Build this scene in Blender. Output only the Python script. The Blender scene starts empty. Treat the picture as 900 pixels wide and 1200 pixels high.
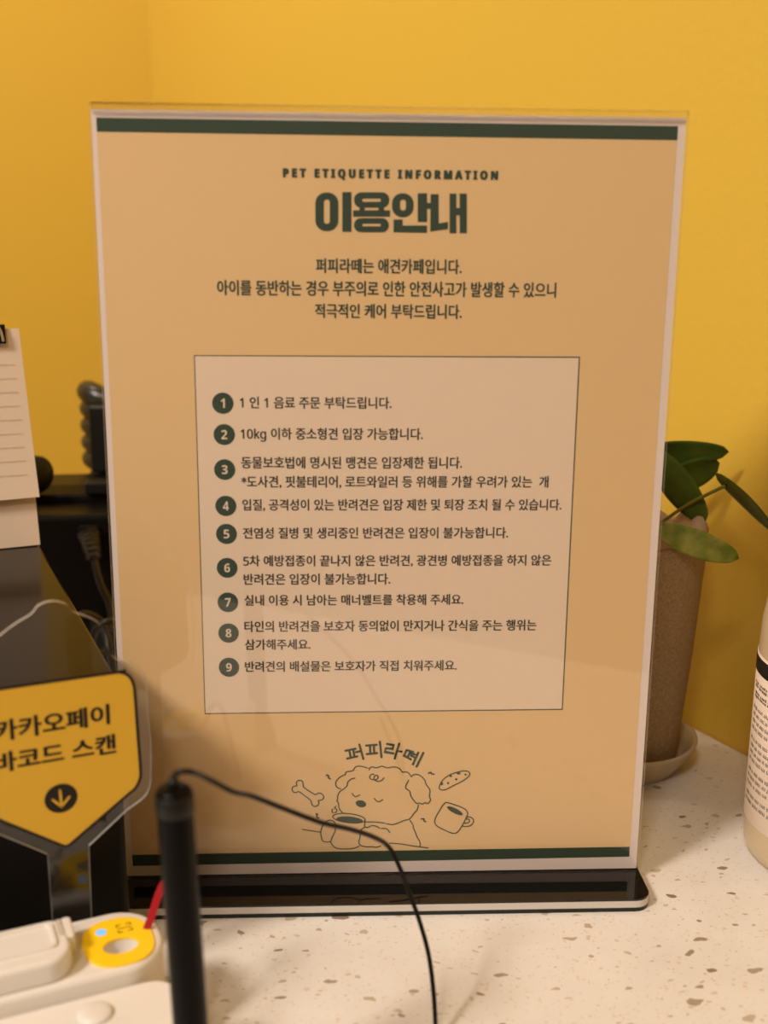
import bpy, bmesh, math, random
from mathutils import Vector, Matrix
random.seed(7)
S = bpy.context.scene
COL = S.collection
PI = math.pi
MM = 0.001

# ------------------------------------------------------------------ camera
cd = bpy.data.cameras.new('camera'); cam = bpy.data.objects.new('camera', cd); COL.objects.link(cam)
cam.matrix_world = Matrix(((0.999064, 0.000806, -0.043248, -0.020029), (-0.042298, 0.227456, -0.972869, -0.415659),
                           (0.009053, 0.973788, 0.227277, 0.256711), (0, 0, 0, 1)))
cd.sensor_fit = 'VERTICAL'; cd.sensor_height = 36.0; cd.lens = 39.0      # 1300 px on 1200 px
cd.clip_start = 0.01
cd.dof.use_dof = True; cd.dof.focus_distance = 0.478; cd.dof.aperture_fstop = 8.0
S.camera = cam

# ------------------------------------------------------------------ world, lights, exposure
S.view_settings.view_transform = 'Standard'; S.view_settings.look = 'None'
S.view_settings.gamma = 1.0; S.view_settings.use_curve_mapping = False
S.view_settings.exposure = 0.0
W = bpy.data.worlds.new('room_ambience'); S.world = W; W.use_nodes = True
W.node_tree.nodes['Background'].inputs[0].default_value = (1.0, 0.84, 0.68, 1)
W.node_tree.nodes['Background'].inputs[1].default_value = 0.13
def ceiling_lamp(name, loc, power, size, target=(0, 0, 0.1), col=(1.0, 0.855, 0.72)):
    l = bpy.data.lights.new(name, 'AREA'); l.shape = 'DISK'; l.size = size; l.energy = power; l.color = col
    o = bpy.data.objects.new(name, l); COL.objects.link(o); o.location = loc
    o.rotation_euler = (Vector(target) - Vector(loc)).to_track_quat('-Z', 'Y').to_euler()
    return o
ceiling_lamp('ceiling_downlight', (-1.15, -0.95, 1.42), 33, 0.36)
ceiling_lamp('ceiling_downlight', (-0.45, -1.35, 1.50), 9, 0.30)
def wall_fill_spot(name, loc, power, target, angle):
    l = bpy.data.lights.new(name, 'SPOT'); l.energy = power; l.color = (1.0, 0.855, 0.71); l.shadow_soft_size = 0.08
    l.spot_size = math.radians(angle); l.spot_blend = 1.0
    o = bpy.data.objects.new(name, l); COL.objects.link(o); o.location = loc
    o.rotation_euler = (Vector(target) - Vector(loc)).to_track_quat('-Z', 'Y').to_euler()
wall_fill_spot('wall_fill_spot', (-0.60, 0.42, 1.35), 19, (-0.22, 0.88, 0.45), 96)  # added spot without a fixture, brightens the back wall and its corner

# ------------------------------------------------------------------ materials
def mat(name, col, rough=0.5, spec=0.5, metal=0.0, trans=0.0, ior=1.45, emit=None, estr=0.0, sss=0.0):
    m = bpy.data.materials.new(name); m.use_nodes = True
    b = m.node_tree.nodes['Principled BSDF']
    b.inputs['Base Color'].default_value = (*col, 1); b.inputs['Roughness'].default_value = rough
    b.inputs['Specular IOR Level'].default_value = spec; b.inputs['Metallic'].default_value = metal
    b.inputs['Transmission Weight'].default_value = trans; b.inputs['IOR'].default_value = ior
    if emit: b.inputs['Emission Color'].default_value = (*emit, 1); b.inputs['Emission Strength'].default_value = estr
    if sss: b.inputs['Subsurface Weight'].default_value = sss; b.inputs['Subsurface Radius'].default_value = (0.004, 0.003, 0.002)
    return m
def nodes(m): return m.node_tree.nodes, m.node_tree.links, m.node_tree.nodes['Principled BSDF']
def add_bump(m, scale, strength, dist=0.001, detail=3, kind='noise'):
    n, l, b = nodes(m)
    tc = n.new('ShaderNodeTexCoord'); t = n.new('ShaderNodeTexNoise'); t.inputs['Scale'].default_value = scale
    t.inputs['Detail'].default_value = detail
    bp = n.new('ShaderNodeBump'); bp.inputs['Strength'].default_value = strength; bp.inputs['Distance'].default_value = dist
    l.new(tc.outputs['Object'], t.inputs['Vector']); l.new(t.outputs['Fac'], bp.inputs['Height']); l.new(bp.outputs['Normal'], b.inputs['Normal'])
def add_mottle(m, scale, c1, c2, detail=4, lo=0.35, hi=0.65, stretch=(1, 1, 1)):
    n, l, b = nodes(m)
    tc = n.new('ShaderNodeTexCoord'); mp = n.new('ShaderNodeMapping'); mp.inputs['Scale'].default_value = stretch
    t = n.new('ShaderNodeTexNoise'); t.inputs['Scale'].default_value = scale; t.inputs['Detail'].default_value = detail
    r = n.new('ShaderNodeValToRGB'); r.color_ramp.elements[0].position = lo; r.color_ramp.elements[1].position = hi
    r.color_ramp.elements[0].color = (*c1, 1); r.color_ramp.elements[1].color = (*c2, 1)
    l.new(tc.outputs['Object'], mp.inputs['Vector']); l.new(mp.outputs['Vector'], t.inputs['Vector'])
    l.new(t.outputs['Fac'], r.inputs['Fac']); l.new(r.outputs['Color'], b.inputs['Base Color'])
def acrylic(name, strength=1.0, tint=(1, 1, 1)):
    m = bpy.data.materials.new(name); m.use_nodes = True; n = m.node_tree.nodes; l = m.node_tree.links
    n.remove(n['Principled BSDF']); out = n['Material Output']
    tr = n.new('ShaderNodeBsdfTransparent'); tr.inputs[0].default_value = (*tint, 1)
    gl = n.new('ShaderNodeBsdfGlossy'); gl.inputs['Roughness'].default_value = 0.012
    lw = n.new('ShaderNodeLayerWeight'); lw.inputs['Blend'].default_value = 0.5
    p = n.new('ShaderNodeMath'); p.operation = 'POWER'; p.inputs[1].default_value = 5
    k = n.new('ShaderNodeMath'); k.operation = 'MULTIPLY_ADD'; k.inputs[1].default_value = 0.9; k.inputs[2].default_value = 0.042 * strength
    mx = n.new('ShaderNodeMixShader')
    l.new(lw.outputs['Facing'], p.inputs[0]); l.new(p.outputs[0], k.inputs[0]); l.new(k.outputs[0], mx.inputs[0])
    l.new(tr.outputs[0], mx.inputs[1]); l.new(gl.outputs[0], mx.inputs[2]); l.new(mx.outputs[0], out.inputs['Surface'])
    return m

M = {}
M['wall'] = mat('yellow_wall_paint', (0.69, 0.462, 0.062), 0.55, 0.3); add_bump(M['wall'], 210, 0.22, 0.0012, 2)
M['paper'] = mat('white_paper', (0.74, 0.63, 0.58), 0.75, 0.2)
M['cream'] = mat('cream_printed_paper', (0.73, 0.50, 0.255), 0.75, 0.2); add_bump(M['cream'], 900, 0.06, 0.0004)
M['panel'] = mat('pale_printed_panel', (0.76, 0.60, 0.455), 0.75, 0.2); add_bump(M['panel'], 900, 0.06, 0.0004)
M['green'] = mat('dark_green_ink', (0.040, 0.062, 0.040), 0.7, 0.2)
M['ink'] = mat('dark_brown_ink', (0.055, 0.045, 0.032), 0.7, 0.2)
M['acrylic'] = acrylic('clear_acrylic')
M['acrylic_edge'] = mat('acrylic_edge', (1, 0.98, 0.94), 0.06, 0.5, trans=1.0, ior=1.49)
_n = M['acrylic_edge'].node_tree; _t = _n.nodes.new('ShaderNodeBsdfTransparent'); _m = _n.nodes.new('ShaderNodeMixShader'); _m.inputs[0].default_value = 0.35
_n.links.new(_n.nodes['Principled BSDF'].outputs[0], _m.inputs[1]); _n.links.new(_t.outputs[0], _m.inputs[2]); _n.links.new(_m.outputs[0], _n.nodes['Material Output'].inputs['Surface'])
M['cut_edge'] = mat('polished_cut_edge', (0.80, 0.76, 0.70), 0.25, 0.6, trans=0.45, ior=1.49)
M['black_gloss'] = mat('black_gloss_acrylic', (0.006, 0.005, 0.005), 0.03, 0.6)
M['black_edge'] = mat('black_acrylic_edge', (0.012, 0.016, 0.014), 0.25, 0.4)
M['frost'] = mat('pale_acrylic_core', (0.62, 0.58, 0.54), 0.2, 0.5)
M['black_plastic'] = mat('black_plastic', (0.006, 0.005, 0.004), 0.42, 0.15)
M['box_top'] = mat('black_smooth_plastic', (0.006, 0.004, 0.003), 0.17, 0.14)
M['rubber'] = mat('black_rubber', (0.008, 0.007, 0.006), 0.42, 0.3)
M['cord'] = mat('black_cord_sheath', (0.026, 0.021, 0.012), 0.32, 0.6)
M['wire'] = mat('thin_black_wire', (0.006, 0.004, 0.003), 0.4, 0.25)
M['rod'] = mat('black_barrel_plastic', (0.003, 0.0025, 0.0025), 0.30, 0.12)
M['device'] = mat('warm_white_plastic', (0.78, 0.735, 0.69), 0.35, 0.5)
M['recess_shade'] = mat('shaded_white_plastic', (0.55, 0.50, 0.44), 0.5, 0.3)  # darker copy of the device plastic, recess shade put into the colour
M['ring'] = mat('yellow_plastic_glow', (0.90, 0.58, 0.012), 0.3, 0.5, emit=(1.0, 0.55, 0.01), estr=0.10)  # faint emission puts the lamp's glow into the plastic around it
M['led'] = mat('pale_blue_led', (0.04, 0.10, 0.16), 0.4, 0.3, emit=(0.24, 0.58, 1.0), estr=0.95)
M['yellow_print'] = mat('yellow_printed_vinyl', (0.70, 0.42, 0.035), 0.45, 0.4)
M['black_print'] = mat('black_print', (0.016, 0.012, 0.010), 0.5, 0.3)
M['red'] = mat('red_ribbon', (0.38, 0.010, 0.016), 0.45, 0.4)
M['memo'] = mat('cream_memo_paper', (0.80, 0.66, 0.53), 0.8, 0.2)
M['memo_line'] = mat('memo_ruling_ink', (0.42, 0.30, 0.22), 0.8, 0.2)
M['steel'] = mat('steel_wire', (0.62, 0.58, 0.52), 0.25, 0.5, metal=1.0)
M['pot'] = mat('speckled_brown_clay', (0.36, 0.25, 0.14), 0.85, 0.2)
add_mottle(M['pot'], 900, (0.30, 0.21, 0.115), (0.42, 0.30, 0.175), 3, 0.36, 0.66); M['pot'].node_tree.nodes['Principled BSDF'].inputs['Roughness'].default_value = 0.9
M['saucer'] = mat('beige_ceramic', (0.52, 0.42, 0.27), 0.5, 0.4)
M['liner'] = mat('beige_crumpled_liner', (0.48, 0.34, 0.23), 0.8, 0.2)
M['leaf'] = mat('dark_green_leaf', (0.060, 0.105, 0.012), 0.42, 0.3); add_mottle(M['leaf'], 40, (0.045, 0.085, 0.010), (0.085, 0.135, 0.016), 3)
M['leaf_pale'] = mat('light_green_leaf', (0.22, 0.26, 0.03), 0.45, 0.4); add_mottle(M['leaf_pale'], 120, (0.16, 0.22, 0.02), (0.34, 0.36, 0.07), 3, 0.35, 0.65)
M['stem'] = mat('green_stem', (0.20, 0.20, 0.035), 0.5, 0.3)
M['bottle'] = mat('milky_translucent_plastic', (0.78, 0.62, 0.40), 0.22, 0.5, trans=0.25, sss=0.2)
M['liquid'] = mat('pale_amber_liquid', (0.72, 0.56, 0.30), 0.1, 0.5, trans=0.35, ior=1.3)
M['fine_print'] = mat('grey_brown_fine_print', (0.16, 0.12, 0.09), 0.6, 0.2)
M['label'] = mat('white_bottle_label', (0.84, 0.70, 0.58), 0.45, 0.4)
M['cabinet'] = mat('white_cabinet_panel', (0.70, 0.64, 0.56), 0.5, 0.3)
M['floor'] = mat('beige_floor', (0.45, 0.36, 0.27), 0.5, 0.3); add_mottle(M['floor'], 6, (0.40, 0.32, 0.24), (0.50, 0.40, 0.30))

def quartz():
    m = mat('speckled_white_quartz', (0.83, 0.78, 0.73), 0.28, 0.4); n, l, b = nodes(m)
    tc = n.new('ShaderNodeTexCoord')
    warp = n.new('ShaderNodeTexNoise'); warp.inputs['Scale'].default_value = 160; warp.inputs['Detail'].default_value = 2
    l.new(tc.outputs['Object'], warp.inputs['Vector'])
    add = n.new('ShaderNodeVectorMath'); add.operation = 'MULTIPLY_ADD'; add.inputs[1].default_value = (0.006, 0.006, 0.006)
    l.new(warp.outputs['Color'], add.inputs[0]); l.new(tc.outputs['Object'], add.inputs[2])
    col_in = None
    base = n.new('ShaderNodeTexNoise'); base.inputs['Scale'].default_value = 35; base.inputs['Detail'].default_value = 5
    l.new(tc.outputs['Object'], base.inputs['Vector'])
    br = n.new('ShaderNodeValToRGB'); br.color_ramp.elements[0].position = 0.3; br.color_ramp.elements[1].position = 0.7
    br.color_ramp.elements[0].color = (0.73, 0.695, 0.67, 1); br.color_ramp.elements[1].color = (0.785, 0.755, 0.735, 1)
    l.new(base.outputs['Fac'], br.inputs['Fac']); col_in = br.outputs['Color']
    # three sizes of chips: (cells per metre, chip radius in cells, share of the cells with a chip, colour)
    for sc, rad, share, c1, c2 in ((900, 0.26, 0.22, (0.62, 0.52, 0.43), (0.70, 0.62, 0.53)),
                                   (300, 0.17, 0.18, (0.46, 0.37, 0.28), (0.68, 0.59, 0.50)),
                                   (105, 0.135, 0.34, (0.25, 0.19, 0.14), (0.56, 0.47, 0.38))):
        mp = n.new('ShaderNodeMapping'); mp.inputs['Scale'].default_value = (0.62, 1.0, 1.0); mp.inputs['Rotation'].default_value = (0, 0, 0.5 + sc * 0.01)
        l.new(add.outputs[0], mp.inputs['Vector'])
        v = n.new('ShaderNodeTexVoronoi'); v.inputs['Scale'].default_value = sc; v.voronoi_dimensions = '2D'; v.distance = 'EUCLIDEAN'
        l.new(mp.outputs[0], v.inputs['Vector'])
        sep = n.new('ShaderNodeSeparateColor'); l.new(v.outputs['Color'], sep.inputs[0])
        # radius of each chip varies with the cell's own random value
        rr = n.new('ShaderNodeMath'); rr.operation = 'MULTIPLY_ADD'; rr.inputs[1].default_value = rad * 0.8; rr.inputs[2].default_value = rad * 0.5
        l.new(sep.outputs[1], rr.inputs[0])
        d = n.new('ShaderNodeMath'); d.operation = 'LESS_THAN'; l.new(v.outputs['Distance'], d.inputs[0]); l.new(rr.outputs[0], d.inputs[1])
        g = n.new('ShaderNodeMath'); g.operation = 'LESS_THAN'; l.new(sep.outputs[0], g.inputs[0]); g.inputs[1].default_value = share
        a = n.new('ShaderNodeMath'); a.operation = 'MULTIPLY'; l.new(d.outputs[0], a.inputs[0]); l.new(g.outputs[0], a.inputs[1])
        cm = n.new('ShaderNodeMix'); cm.data_type = 'RGBA'; cm.inputs[6].default_value = (*c1, 1); cm.inputs[7].default_value = (*c2, 1)
        l.new(sep.outputs[2], cm.inputs[0])
        mx = n.new('ShaderNodeMix'); mx.data_type = 'RGBA'
        l.new(a.outputs[0], mx.inputs[0]); l.new(col_in, mx.inputs[6]); l.new(cm.outputs[2], mx.inputs[7]); col_in = mx.outputs[2]
    l.new(col_in, b.inputs['Base Color'])
    return m
M['quartz'] = quartz()

# ------------------------------------------------------------------ mesh helpers
def link(name, me, m, parent=None):
    o = bpy.data.objects.new(name, me); COL.objects.link(o)
    for x in (m if isinstance(m, (list, tuple)) else [m]): me.materials.append(x)
    if parent is not None: o.parent = parent
    return o
def obj(name, bm, m, parent=None, smooth=False, bevel=0.0, seg=2):
    bmesh.ops.remove_doubles(bm, verts=bm.verts, dist=1e-7)
    me = bpy.data.meshes.new(name); bm.to_mesh(me); bm.free()
    if smooth:
        for p in me.polygons: p.use_smooth = True
    o = link(name, me, m, parent)
    if bevel:
        b = o.modifiers.new('bevel', 'BEVEL'); b.width = bevel; b.segments = seg; b.limit_method = 'ANGLE'; b.angle_limit = 0.6
        if smooth: 
            w = o.modifiers.new('wn', 'WEIGHTED_NORMAL'); w.keep_sharp = False
    return o
def tag(o, label=None, cat=None, group=None, kind=None):
    if label: o['label'] = label
    if cat: o['category'] = cat
    if group: o['group'] = group
    if kind: o['kind'] = kind
    return o
def thing(name, label, cat, loc=(0, 0, 0), rotz=0.0, group=None):
    o = bpy.data.objects.new(name, None); COL.objects.link(o); o.empty_display_size = 0.01
    o.location = loc; o.rotation_euler = (0, 0, rotz)
    return tag(o, label, cat, group)
def B(): return bmesh.new()
def box(bm, x0, x1, y0, y1, z0, z1, mi=0):
    v = [bm.verts.new((x, y, z)) for z in (z0, z1) for y in (y0, y1) for x in (x0, x1)]
    for f in ((0, 2, 3, 1), (4, 5, 7, 6), (0, 1, 5, 4), (2, 6, 7, 3), (0, 4, 6, 2), (1, 3, 7, 5)):
        bm.faces.new([v[i] for i in f]).material_index = mi
    return bm
def prism(bm, pts, z0, z1, mi=0, axis='z'):
    """extrude a 2D outline: axis z -> (x,y) outline, axis y -> (x,z) outline between two y"""
    f = (lambda p, h: (p[0], p[1], h)) if axis == 'z' else (lambda p, h: (p[0], h, p[1]))
    a = [bm.verts.new(f(p, z0)) for p in pts]; b = [bm.verts.new(f(p, z1)) for p in pts]
    n = len(pts)
    fs = [bm.faces.new(a[::-1]), bm.faces.new(b)] + [bm.faces.new((a[i], a[(i + 1) % n], b[(i + 1) % n], b[i])) for i in range(n)]
    for x in fs: x.material_index = mi
    bmesh.ops.recalc_face_normals(bm, faces=fs)
    return bm
def rrect(x0, x1, y0, y1, r, n=8):
    rs = r if isinstance(r, (list, tuple)) else [r] * 4      # br, tr, tl, bl
    o = []
    for (sx, sy, a), q in zip(((1, -1, -90), (1, 1, 0), (-1, 1, 90), (-1, -1, 180)), rs):
        cx = x1 - q if sx > 0 else x0 + q; cy = y1 - q if sy > 0 else y0 + q
        for k in range(n + 1):
            t = math.radians(a + 90 * k / n); o.append((cx + q * math.cos(t), cy + q * math.sin(t)))
    return o
def lathe(bm, prof, n=48, a0=0.0, a1=2 * PI, cap=True):
    full = abs(a1 - a0 - 2 * PI) < 1e-6; rings = []
    cnt = n if full else n + 1
    for r, z in prof:
        rings.append([bm.verts.new((r * math.cos(a0 + (a1 - a0) * k / n), r * math.sin(a0 + (a1 - a0) * k / n), z)) for k in range(cnt)])
    fs = []
    for i in range(len(prof) - 1):
        for k in range(n):
            j = (k + 1) % cnt
            fs.append(bm.faces.new((rings[i][k], rings[i][j], rings[i + 1][j], rings[i + 1][k])))
    if full and cap:
        fs.append(bm.faces.new(rings[0][::-1])); fs.append(bm.faces.new(rings[-1]))
    if full: bmesh.ops.recalc_face_normals(bm, faces=fs)
    return bm
def catmull(pts, closed=False, sub=6):
    p = [Vector(q) for q in pts]; n = len(p)
    if n < 3: return p
    out = []
    rng = range(n if closed else n - 1)
    for i in rng:
        g = (lambda k: p[k % n]) if closed else (lambda k: p[min(max(k, 0), n - 1)])
        a, b, c, d = g(i - 1), g(i), g(i + 1), g(i + 2)
        for k in range(sub):
            t = k / sub
            out.append(0.5 * ((2 * b) + (c - a) * t + (2 * a - 5 * b + 4 * c - d) * t * t + (3 * b - a - 3 * c + d) * t ** 3))
    if not closed: out.append(p[-1])
    return out
def tube(bm, pts, r, n=10, closed=False, sub=6, smooth=True):
    p = catmull(pts, closed, sub) if smooth else [Vector(q) for q in pts]
    rad = (lambda i: r) if not callable(r) else (lambda i: r(i / (len(p) - 1)))
    rings = []; t0 = (p[1] - p[0]).normalized(); nrm = t0.orthogonal().normalized()
    for i, q in enumerate(p):
        t = (p[min(i + 1, len(p) - 1)] - p[max(i - 1, 0)]).normalized() if not closed else (p[(i + 1) % len(p)] - p[i - 1]).normalized()
        nrm = (nrm - t * nrm.dot(t)).normalized(); bn = t.cross(nrm)
        rings.append([bm.verts.new(q + rad(i) * (nrm * math.cos(2 * PI * k / n) + bn * math.sin(2 * PI * k / n))) for k in range(n)])
    m = len(p)
    for i in range(m if closed else m - 1):
        a, b = rings[i], rings[(i + 1) % m]
        for k in range(n): bm.faces.new((a[k], a[(k + 1) % n], b[(k + 1) % n], b[k]))
    if not closed: bm.faces.new(rings[0][::-1]); bm.faces.new(rings[-1])
    return bm
# ---- flat print: everything below is laid out on a sheet's own face in millimetres (x across, z up)
def flat_poly(bm, pts, y):
    bm.faces.new([bm.verts.new((x * MM, y, z * MM)) for x, z in pts]); return bm
def stroke(bm, pts, w, y, closed=False, sub=5, smooth=True):
    p = [Vector((a, b, 0)) for a, b in pts]
    if smooth: p = catmull(p, closed, sub)
    n = len(p); L = []; R = []
    for i in range(n):
        a = p[i - 1] if (i > 0 or closed) else p[i]; b = p[(i + 1) % n] if (i < n - 1 or closed) else p[i]
        t = (b - a)
        if t.length < 1e-9: t = Vector((1, 0, 0))
        t.normalize(); nn = Vector((-t.y, t.x, 0)) * w / 2
        k = 1.0
        if not smooth and 0 < i < n - 1:
            d1 = (p[i] - p[i - 1]).normalized(); d2 = (p[i + 1] - p[i]).normalized(); k = 1 / max(0.45, math.sqrt(max(0, (1 + d1.dot(d2)) / 2)))
        L.append(p[i] + nn * k); R.append(p[i] - nn * k)
    vl = [bm.verts.new((q.x * MM, y, q.y * MM)) for q in L]; vr = [bm.verts.new((q.x * MM, y, q.y * MM)) for q in R]
    for i in range(n if closed else n - 1):
        j = (i + 1) % n; bm.faces.new((vl[i], vr[i], vr[j], vl[j]))
    if not closed:
        for e in (p[0], p[-1]):
            bm.faces.new([bm.verts.new(((e.x + w / 2 * math.cos(2 * PI * k / 10)) * MM, y, (e.y + w / 2 * math.sin(2 * PI * k / 10)) * MM)) for k in range(10)])
    return bm
def glyphs(text, spacing=1.0):
    """outline of a line of type as (verts, faces), in font units"""
    c = bpy.data.curves.new('type', 'FONT'); c.body = text; c.size = 1.0; c.space_character = spacing; c.resolution_u = 3; c.fill_mode = 'BOTH'
    o = bpy.data.objects.new('type', c); COL.objects.link(o)
    dg = bpy.context.evaluated_depsgraph_get(); me = o.evaluated_get(dg).to_mesh()
    v = [(q.co.x, q.co.y) for q in me.vertices]; f = [tuple(p.vertices) for p in me.polygons]
    o.evaluated_get(dg).to_mesh_clear(); bpy.data.objects.remove(o); bpy.data.curves.remove(c)
    return v, f
_ref = glyphs('견')[0]; REF0 = min(y for x, y in _ref); REF1 = max(y for x, y in _ref)
def sans(text, face):
    """Latin letters and figures in the sans-serif alphabet that sits beside Hangul (or its bold)"""
    up, lo, dg = (0x1D5D4, 0x1D5EE, 0x1D7EC) if face == 'bold' else (0x1D5A0, 0x1D5BA, 0x1D7E2)
    o = ''
    for ch in text:
        if 'A' <= ch <= 'Z': ch = chr(up + ord(ch) - 65)
        elif 'a' <= ch <= 'z': ch = chr(lo + ord(ch) - 97)
        elif '0' <= ch <= '9': ch = chr(dg + ord(ch) - 48)
        o += ch
    return o
def lettering(bm, text, x0, x1, z0, z1, y, bold=0.0, spacing=1.0, ref=None, face=None):
    """set text so that it fills x0..x1 and its full-height letters fill z0..z1 (mm)"""
    v, f = glyphs(sans(text, face), spacing)
    a0 = min(p[0] for p in v); a1 = max(p[0] for p in v)
    if ref == 'own': b0 = min(p[1] for p in v); b1 = max(p[1] for p in v)
    else: b0, b1 = REF0, REF1
    hb = bold / 2
    sx = (x1 - x0 - bold) / (a1 - a0); sz = (z1 - z0 - bold) / (b1 - b0)
    offs = [(0, 0)] if not bold else [(hb * math.cos(2 * PI * k / 8), hb * 0.5 * math.sin(2 * PI * k / 8)) for k in range(8)]
    for io, (dx, dz) in enumerate(offs):
        w = [bm.verts.new(((x0 + hb + (p[0] - a0) * sx + dx) * MM, y - io * 4e-6, (z0 + hb + (p[1] - b0) * sz + dz) * MM)) for p in v]
        for q in f:
            try: bm.faces.new([w[i] for i in q])
            except ValueError: pass
    return bm
def raw(name, bm, m, parent):      # flat print: keep every vertex
    me = bpy.data.meshes.new(name); bm.to_mesh(me); bm.free(); return link(name, me, m, parent)
def holed(splines, y):
    """filled 2D outlines with counters -> bmesh"""
    c = bpy.data.curves.new('outline', 'CURVE'); c.dimensions = '2D'; c.fill_mode = 'BOTH'
    for s in splines:
        sp = c.splines.new('POLY'); sp.points.add(len(s) - 1); sp.use_cyclic_u = True
        for q, (a, b) in zip(sp.points, s): q.co = (a, b, 0, 1)
    o = bpy.data.objects.new('outline', c); COL.objects.link(o)
    dg = bpy.context.evaluated_depsgraph_get(); me = o.evaluated_get(dg).to_mesh()
    v = [(q.co.x, q.co.y) for q in me.vertices]; f = [tuple(p.vertices) for p in me.polygons]
    o.evaluated_get(dg).to_mesh_clear(); bpy.data.objects.remove(o); bpy.data.curves.remove(c)
    return v, f

TH = math.radians(22)                      # the till furniture stands turned 22 degrees to the sign
UX, UY = math.cos(TH), math.sin(TH)

# ------------------------------------------------------------------ setting
WD = Vector((-0.4358, 0.9000)); WA = Vector((0.1758, 0.1642)); CORNER = Vector((-0.24476, 1.03274)); LD = Vector((-0.9000, -0.4358))
def wall(name, a, b, inward):
    bm = B(); t = 0.10; q = Vector(inward) * -t
    prism(bm, [tuple(a), tuple(b), tuple(b + q), tuple(a + q)], -0.90, 2.3)
    return tag(obj(name, bm, M['wall']), kind='structure')
wall('wall_right', CORNER - Vector(LD) * 0.0, WA - WD * 1.0, (-0.9000, -0.4358))
wall('wall_back', CORNER + Vector((0.09, 0.0436)), CORNER + LD * 1.6, (0.4358, -0.9000))
bm = B(); box(bm, -2.2, 1.2, -1.6, 1.6, -0.95, -0.90); tag(obj('floor', bm, M['floor']), kind='structure')

# counter: speckled worktop on a white panelled body, its front edge just in front of the camera
ct = thing('counter', 'white speckled quartz counter running along the yellow walls', 'counter', (0, 0, -0.90))
ED = Vector((0.872, 0.489)); E0 = Vector((0.0763, -0.2953))
wr = lambda t: WA + WD * t - Vector((0.9000, 0.4358)) * 0.0005
def meet(p, d, q, e):
    den = d.x * e.y - d.y * e.x; s = ((q.x - p.x) * e.y - (q.y - p.y) * e.x) / den; return p + d * s
fr = meet(E0, ED, wr(0), WD)
cr = wr(0.31); bl = cr + Vector((-0.9272, -0.3746)) * 0.95
fl = E0 - ED * 0.95
poly = [tuple(fl), tuple(fr), tuple(cr), tuple(bl)]
bm = B(); prism(bm, poly, 0.865, 0.90); obj('worktop', bm, M['quartz'], ct, bevel=0.002)
off = Vector((-0.489, 0.872)) * 0.03
bm = B(); prism(bm, [tuple(fl + off), tuple(meet(E0 + off, ED, wr(0), WD)), tuple(cr), tuple(bl)], 0.0, 0.865); obj('cabinet_body', bm, M['cabinet'], ct)

# print on the notice, millimetres on the sheet (x across, z up)
SUBTITLE = ('PET ETIQUETTE INFORMATION', -38.94, 38.5, 276.47, 280.59)
INTRO = [('퍼피라떼는 애견카페입니다.', -27.34, 26.15, 243.94, 249.27), ('아이를 동반하는 경우 부주의로 인한 안전사고가 발생할 수 있으니', -63.35, 61.4, 235.71, 241.25), ('적극적인 케어 부탁드립니다.', -27.73, 26.56, 227.73, 233.0)]
RULES = [('1 인 1 음료 주문 부탁드립니다.', -55.97, 0.9, 194.11, 198.66), ('10kg 이하 중소형견 입장 가능합니다.', -55.89, 12.92, 182.32, 186.88), ('동물보호법에 명시된 맹견은 입장제한 됩니다.', -55.89, 28.12, 171.24, 175.88), ('*도사견, 핏불테리어, 로트와일러 등 위해를 가할 우려가 있는  개', -55.95, 61.66, 163.84, 168.46), ('입질, 공격성이 있는 반려견은 입장 제한 및 퇴장 조치 될 수 있습니다.', -55.8, 67.15, 154.86, 159.41), ('전염성 질병 및 생리중인 반려견은 입장이 불가능합니다.', -55.75, 46.79, 143.76, 148.25), ('5차 예방접종이 끝나지 않은 반려견, 광견병 예방접종을 하지 않은', -55.91, 64.09, 132.66, 137.15), ('반려견은 입장이 불가능합니다.', -55.86, 1.12, 125.23, 129.79), ('실내 이용 시 남아는 매너벨트를 착용해 주세요.', -55.76, 30.03, 116.76, 121.19), ('타인의 반려견을 보호자 동의없이 만지거나 간식을 주는 행위는', -55.98, 59.34, 105.94, 110.53), ('삼가해주세요.', -55.91, -30.08, 98.52, 102.94), ('반려견의 배설물은 보호자가 직접 치워주세요.', -56.09, 28.09, 89.3, 93.77)]
BULLETS = [(-62.24, 196.03), (-61.98, 184.19), (-62.13, 170.78), (-62.04, 156.67), (-62.04, 145.63), (-62.09, 132.1), (-62.14, 118.16), (-62.16, 105.53), (-62.32, 91.3)]
PANEL = [(-72.28, 213.69), (71.24, 213.81), (71.27, 72.29), (-72.25, 71.77)]
BAR_T = [(-104.14, 296.67), (102.94, 296.62), (102.97, 291.79), (-104.08, 291.96)]
BAR_B = [(-103.73, 9.87), (102.55, 10.4), (102.65, 5.85), (-103.59, 4.81)]
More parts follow.
